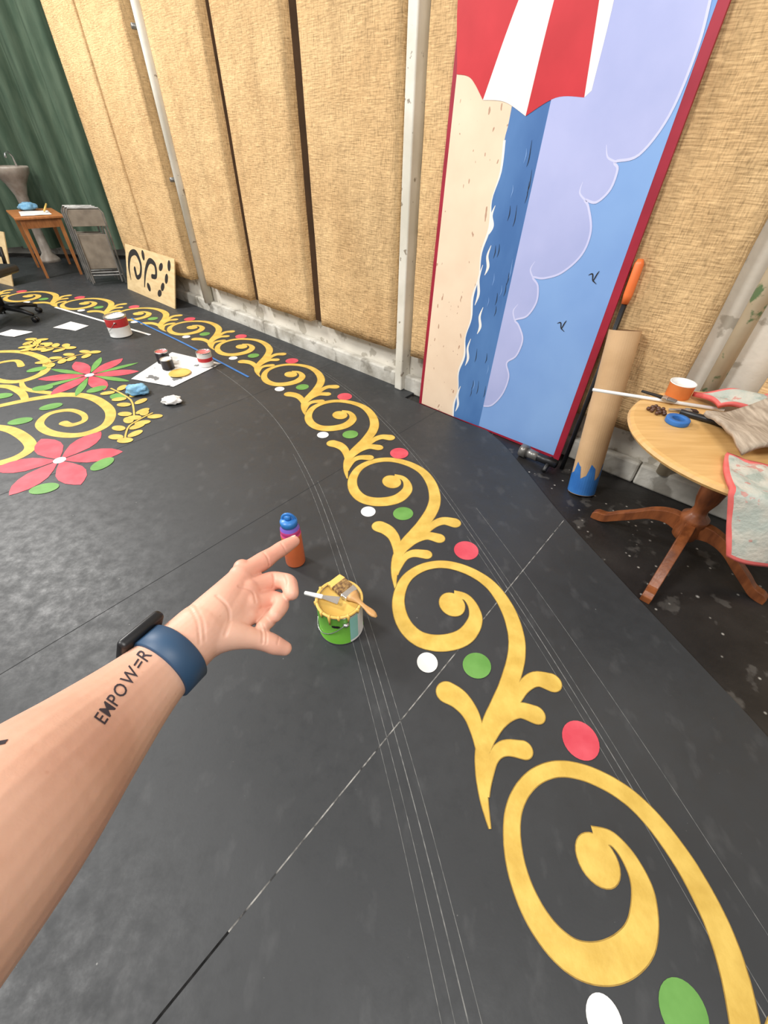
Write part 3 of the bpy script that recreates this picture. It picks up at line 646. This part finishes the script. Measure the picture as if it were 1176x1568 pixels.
def c3_(u,v): return Vector((1.41+.30*u-.02*v,1.65-.05*u+.15*v*(1-.3*u),ZT_+.04+.012*math.sin(u*9+v*4)+.04*u))
cloth('folded_quilt',qe,60,34,c3_,'quilt',.02,True,2)
# ---------------------------------------------------------------- arm and hand
M['skin']=mat('skin',(216,168,144),(228,184,160),14,.48,.03,160,spec=.4,sss=.12)
layer(M['skin'],9,.5,(208,144,126),.3,strength=.4)
layer(M['skin'],45,.5,(200,146,122),.3,strength=.2)
layer(M['skin'],70,.0,(170,110,84),.10,kind='VOR',strength=.35)
nt=M['skin'].node_tree; bs=nt.nodes['Principled BSDF']; src=bs.inputs['Base Color'].links[0].from_socket
tc=nt.nodes.new('ShaderNodeTexCoord'); sx_=nt.nodes.new('ShaderNodeSeparateXYZ'); nt.links.new(tc.outputs['Object'],sx_.inputs[0])
mr=nt.nodes.new('ShaderNodeMapRange'); mr.inputs[1].default_value=-.37; mr.inputs[2].default_value=-.44; mr.inputs[4].default_value=.4; nt.links.new(sx_.outputs['Z'],mr.inputs[0])
mx=nt.nodes.new('ShaderNodeMix'); mx.data_type='RGBA'; mx.inputs[7].default_value=lin((226,136,120)); nt.links.new(mr.outputs[0],mx.inputs[0]); nt.links.new(src,mx.inputs[6]); nt.links.new(mx.outputs[2],bs.inputs['Base Color'])
M['nail']=mat('nail',(232,192,180),(240,204,192),10,.25)
M['band']=mat('watch_band_navy',(38,66,94),(44,74,104),10,.5)
M['ink']=mat('tattoo_ink',(56,50,56),(70,62,68),60,.6,spec=.2)
arm=empty('left_arm_pointing')
RX=Matrix(((.99976,-.022,0,0),(.01454,.66052,-.75067,0),(.01652,.75049,.66068,1.5),(0,0,0,1)))
def sp(bm,c,r,sub=3):
    bmesh.ops.create_icosphere(bm,subdivisions=sub,radius=r,matrix=Matrix.Translation(c))
def crom4(pts,n):
    out=[];P=[Vector(p) for p in pts];L=len(P)
    for i in range(L-1):
        a,b,c,d=P[max(i-1,0)],P[i],P[i+1],P[min(i+2,L-1)]
        for k in range(n):
            t=k/n; out.append(.5*((2*b)+(c-a)*t+(2*a-5*b+4*c-d)*t*t+(3*b-a-3*c+d)*t**3))
    out.append(P[-1]); return out
def smooth_chain(bm,pts,n=6):
    P=crom4(pts,n); bm_tube(bm,[v.to_3d() for v in P],[v.w for v in P],32)
    for v in (P[0],P[-1]): sp(bm,v.to_3d(),v.w)
bm=bmesh.new()
smooth_chain(bm,[(-.17,-.26,.20,.05),(-.185,-.225,.06,.047),(-.192,-.187,-.07,.045),(-.197,-.174,-.15,.047),(-.1985,-.163,-.215,.0465),(-.2004,-.155,-.28,.039),(-.190,-.1372,-.33,.0300),(-.1745,-.1187,-.358,.0258),(-.163,-.106,-.374,.025)],6)
smooth_chain(bm,[(-.163,-.106,-.374,.024),(-.152,-.088,-.395,.0205),(-.1435,-.068,-.416,.0135)])
smooth_chain(bm,[(-.163,-.108,-.374,.023),(-.146,-.092,-.398,.0205),(-.135,-.078,-.411,.0135)])
smooth_chain(bm,[(-.160,-.110,-.374,.022),(-.143,-.098,-.395,.018),(-.131,-.089,-.404,.0130)])
smooth_chain(bm,[(-.160,-.112,-.374,.020),(-.143,-.104,-.390,.016),(-.131,-.098,-.399,.0115)])
sp(bm,(-.1440,-.0565,-.424),.0088)
fing=[[(-.1435,-.064,-.418,.0118),(-.1355,-.0575,-.431,.0100),(-.1272,-.0515,-.443,.0100),(-.1200,-.0458,-.453,.0085),(-.1133,-.0407,-.463,.0086),(-.1078,-.0368,-.471,.0077),(-.1028,-.0335,-.478,.0066)],
 [(-.135,-.0765,-.412,.0116),(-.125,-.0735,-.423,.0100),(-.1150,-.0715,-.432,.0102),(-.1060,-.0710,-.431,.0088),(-.0985,-.0725,-.428,.0090),(-.0945,-.0760,-.421,.0082),(-.0915,-.0805,-.414,.0072)],
 [(-.130,-.0885,-.405,.0108),(-.1130,-.0885,-.421,.0094),(-.1020,-.0915,-.413,.0084),(-.1045,-.0985,-.400,.0072)],
 [(-.130,-.099,-.398,.0095),(-.1170,-.1010,-.412,.0080),(-.1105,-.1035,-.404,.0072),(-.1145,-.108,-.394,.0064)]]
for f in fing: smooth_chain(bm,f,5)
smooth_chain(bm,[(-.155,-.110,-.374,.019),(-.140,-.111,-.379,.0150),(-.1265,-.1150,-.384,.0108),(-.1180,-.1182,-.388,.0092),(-.1099,-.1215,-.392,.0094),(-.1020,-.1262,-.395,.0088),(-.0945,-.1300,-.398,.0068)],5)
me=bpy.data.meshes.new('t'); bm.to_mesh(me); bm.free(); tmp=bpy.data.objects.new('tmp_arm',me); COL.objects.link(tmp)
r=tmp.modifiers.new('r','REMESH'); r.mode='VOXEL'; r.voxel_size=.001; r.use_smooth_shade=True
s=tmp.modifiers.new('s','SMOOTH'); s.factor=.6; s.iterations=7
dg=bpy.context.evaluated_depsgraph_get(); dg.update(); ev=tmp.evaluated_get(dg); am=bpy.data.meshes.new_from_object(ev)
bpy.data.objects.remove(tmp)
am.name='arm_skin'; am.materials.clear(); am.materials.append(M['skin'])
for q in am.polygons: q.use_smooth=True
bvh=BVHTree.FromPolygons([v.co.copy() for v in am.vertices],[tuple(q.vertices) for q in am.polygons])
K=640
from mathutils.kdtree import KDTree
kd_=KDTree(len(am.vertices))
for v in am.vertices: kd_.insert(v.co,v.index)
kd_.balance(); off_={}
for pts,dep,wid in (([(332,912),(348,928),(352,948),(345,972)],.0011,.0024),([(366,898),(386,905),(392,922)],.0009,.002),([(288,925),(302,952),(306,985)],.0008,.002),([(296,922),(310,948),(314,980)],.0006,.002),
    ([(404,846),(410,854),(413,866)],.0009,.0018),([(431,832),(436,840),(440,850)],.0008,.0016),([(397,955),(402,968),(402,984)],.0010,.0018),([(403,956),(408,969),(408,985)],.0007,.0016),([(425,964),(427,974),(425,986)],.0005,.0014),([(418,878),(420,888),(418,900)],.0009,.0018),([(436,880),(440,890),(438,900)],.0007,.0016)):
    for q in crom([(a,b,0) for a,b in pts],10):
        h=bvh.ray_cast(Vector((0,0,0)),Vector(((q.x-588)/K,(784-q.y)/K,-1)).normalized())
        if h[0] is None: continue
        for co_,i_,dd in kd_.find_range(h[0],wid): off_[i_]=max(off_.get(i_,0),dep*(1-dd/wid))
nrm_={i_:am.vertices[i_].normal.copy() for i_ in off_}
for i_,d_ in off_.items(): am.vertices[i_].co-=nrm_[i_]*d_
ao=bpy.data.objects.new('arm_and_hand',am); COL.objects.link(ao); ao.parent=arm
fd=Vector((.0105,.0072,-.015)).normalized(); nn_=Vector((-.5,.8,.05)); nn_=(nn_-fd*nn_.dot(fd)).normalized(); ns_=fd.cross(nn_)
bm=bmesh.new(); bmesh.ops.create_icosphere(bm,subdivisions=3,radius=1)
cN=Vector((-.1028,-.0335,-.478))-fd*.001+nn_*.0052
for v in bm.verts: q=v.co.copy(); v.co=cN+fd*q.x*.0065+ns_*q.y*.0050+nn_*(q.z*.0016-.0012*q.y*q.y)
new('index_nail',bm,'nail',True,arm)
def tattoo(name,txt,pa,pb,size_px,sp_=1.08,bold=.006):
    # letters are laid out one by one so that they keep even gaps
    pa=Vector(pa);pb=Vector(pb); d=(pb-pa); n=Vector((-d.y,d.x)).normalized(); b=bmesh.new(); xo=0
    for ch in txt:
        cu=bpy.data.curves.new('tx','FONT'); cu.body=ch; cu.size=1; cu.resolution_u=3; cu.offset=bold
        to=bpy.data.objects.new('tx',cu); COL.objects.link(to); dg=bpy.context.evaluated_depsgraph_get(); dg.update()
        tm=bpy.data.meshes.new_from_object(to.evaluated_get(dg)); bpy.data.objects.remove(to)
        x0=min(v.co.x for v in tm.vertices); x1=max(v.co.x for v in tm.vertices)
        for v in tm.vertices: v.co.x+=xo-x0
        b.from_mesh(tm); xo+=(x1-x0)+.13
    bmesh.ops.triangulate(b,faces=b.faces[:]); bmesh.ops.subdivide_edges(b,edges=[e for e in b.edges if e.calc_length()>.15],cuts=3)
    w=xo-.13
    for v in b.verts:
        q=pa+d*(v.co.x/w)+n*(v.co.y*size_px); dr=Vector((q.x,q.y,-1)).normalized()
        h=bvh.ray_cast(Vector((0,0,0)),dr)
        v.co=(h[0]+h[1]*.0003) if h[0] is not None else dr*.3
    tm=bpy.data.meshes.new(name); b.to_mesh(tm); b.free(); tm.materials.append(M['ink'])
    o=bpy.data.objects.new(name,tm); COL.objects.link(o); o.parent=arm
tattoo('tattoo_lettering','EMPOW=R',((160-588)/K,(784-1110)/K),((233-588)/K,(784-1003)/K),.046)
tattoo('tattoo_mark','X',((-14-588)/K,(784-1166)/K),((12-588)/K,(784-1132)/K),.062,bold=.02)
wc=Vector((-.1790,-.1245,-.350)); wa=Vector((.0155,.0185,-.028)).normalized()
side=Vector((-.82,.50,.1)); side=(side-wa*side.dot(wa)).normalized(); s2=wa.cross(side)
bm=bmesh.new(); n=64; prof=[(-.0115,.0),(-.010,.0022),(.010,.0022),(.0115,0),(.010,-.0015),(-.010,-.0015)]
rings=[]
for k in range(n):
    a=2*math.pi*k/n; dr=side*math.cos(a)+s2*math.sin(a)
    h=bvh.ray_cast(wc+dr*.08,-dr); rr=(h[0]-wc).dot(dr) if h[0] is not None and (h[0]-wc).dot(dr)>.02 else .029
    rings.append((dr,rr))
rs=[sum(rings[(k+j)%n][1] for j in range(-3,4))/7+.0014 for k in range(n)]
vr=[[bm.verts.new(wc+rings[k][0]*(rs[k]+t)+wa*ax) for ax,t in prof] for k in range(n)]
for k in range(n):
    for j in range(6): bm.faces.new((vr[k][j],vr[k][(j+1)%6],vr[(k+1)%n][(j+1)%6],vr[(k+1)%n][j]))
new('watch_band',bm,'band',True,arm)
bm=bmesh.new(); cen=wc+side*(rs[0]+.004); M4=Matrix(((side.x,s2.x,wa.x,cen.x),(side.y,s2.y,wa.y,cen.y),(side.z,s2.z,wa.z,cen.z),(0,0,0,1)))
bm_box(bm,(0,0,0),(.010,.034,.040),0,M4); bevel(new('watch_case',bm,'blackpl',True,arm),.004,4)
arm.matrix_world=RX
# ---------------------------------------------------------------- lights
def area(n,loc,tgt,size,pw,col=(1,1,1)):
    l=bpy.data.lights.new(n,'AREA'); l.shape='RECTANGLE'; l.size=size[0]; l.size_y=size[1]; l.energy=pw; l.color=col
    o=bpy.data.objects.new(n,l); COL.objects.link(o); o.location=loc; o.rotation_euler=(Vector(tgt)-Vector(loc)).to_track_quat('-Z','Y').to_euler()
area('ceiling_light_key',(-5.6,4.3,4.4),(0,1.5,0),(1.0,1.0),330,(1,.97,.93))
area('ceiling_light_far',(-5.0,6.4,4.4),(-4.5,6.5,0),(1.2,.8),60,(1,.98,.95))
area('ceiling_light_left',(-3.2,-.2,4.4),(-.5,2.5,.8),(1.0,1.0),175,(1,.98,.95))
area('ceiling_light_front',(.6,-1.2,4.4),(.6,2.5,.8),(1.6,1.0),105,(1,.98,.95))
w=bpy.data.worlds.new('w'); scn.world=w; w.use_nodes=True; w.node_tree.nodes['Background'].inputs[0].default_value=(1,.985,.97,1); w.node_tree.nodes['Background'].inputs[1].default_value=.43
cd=bpy.data.cameras.new('camera'); cd.sensor_fit='VERTICAL'; cd.sensor_height=36; cd.lens=640/1568*36; cd.clip_start=.02
co=bpy.data.objects.new('camera',cd); COL.objects.link(co); co.matrix_world=RX; scn.camera=co
bpy.context.view_layer.update()
RZ=Matrix.Rotation(-math.atan2(wd.y,wd.x),4,'Z')
for o in list(bpy.data.objects):
    if o.parent is None: o.matrix_world=RZ@o.matrix_world
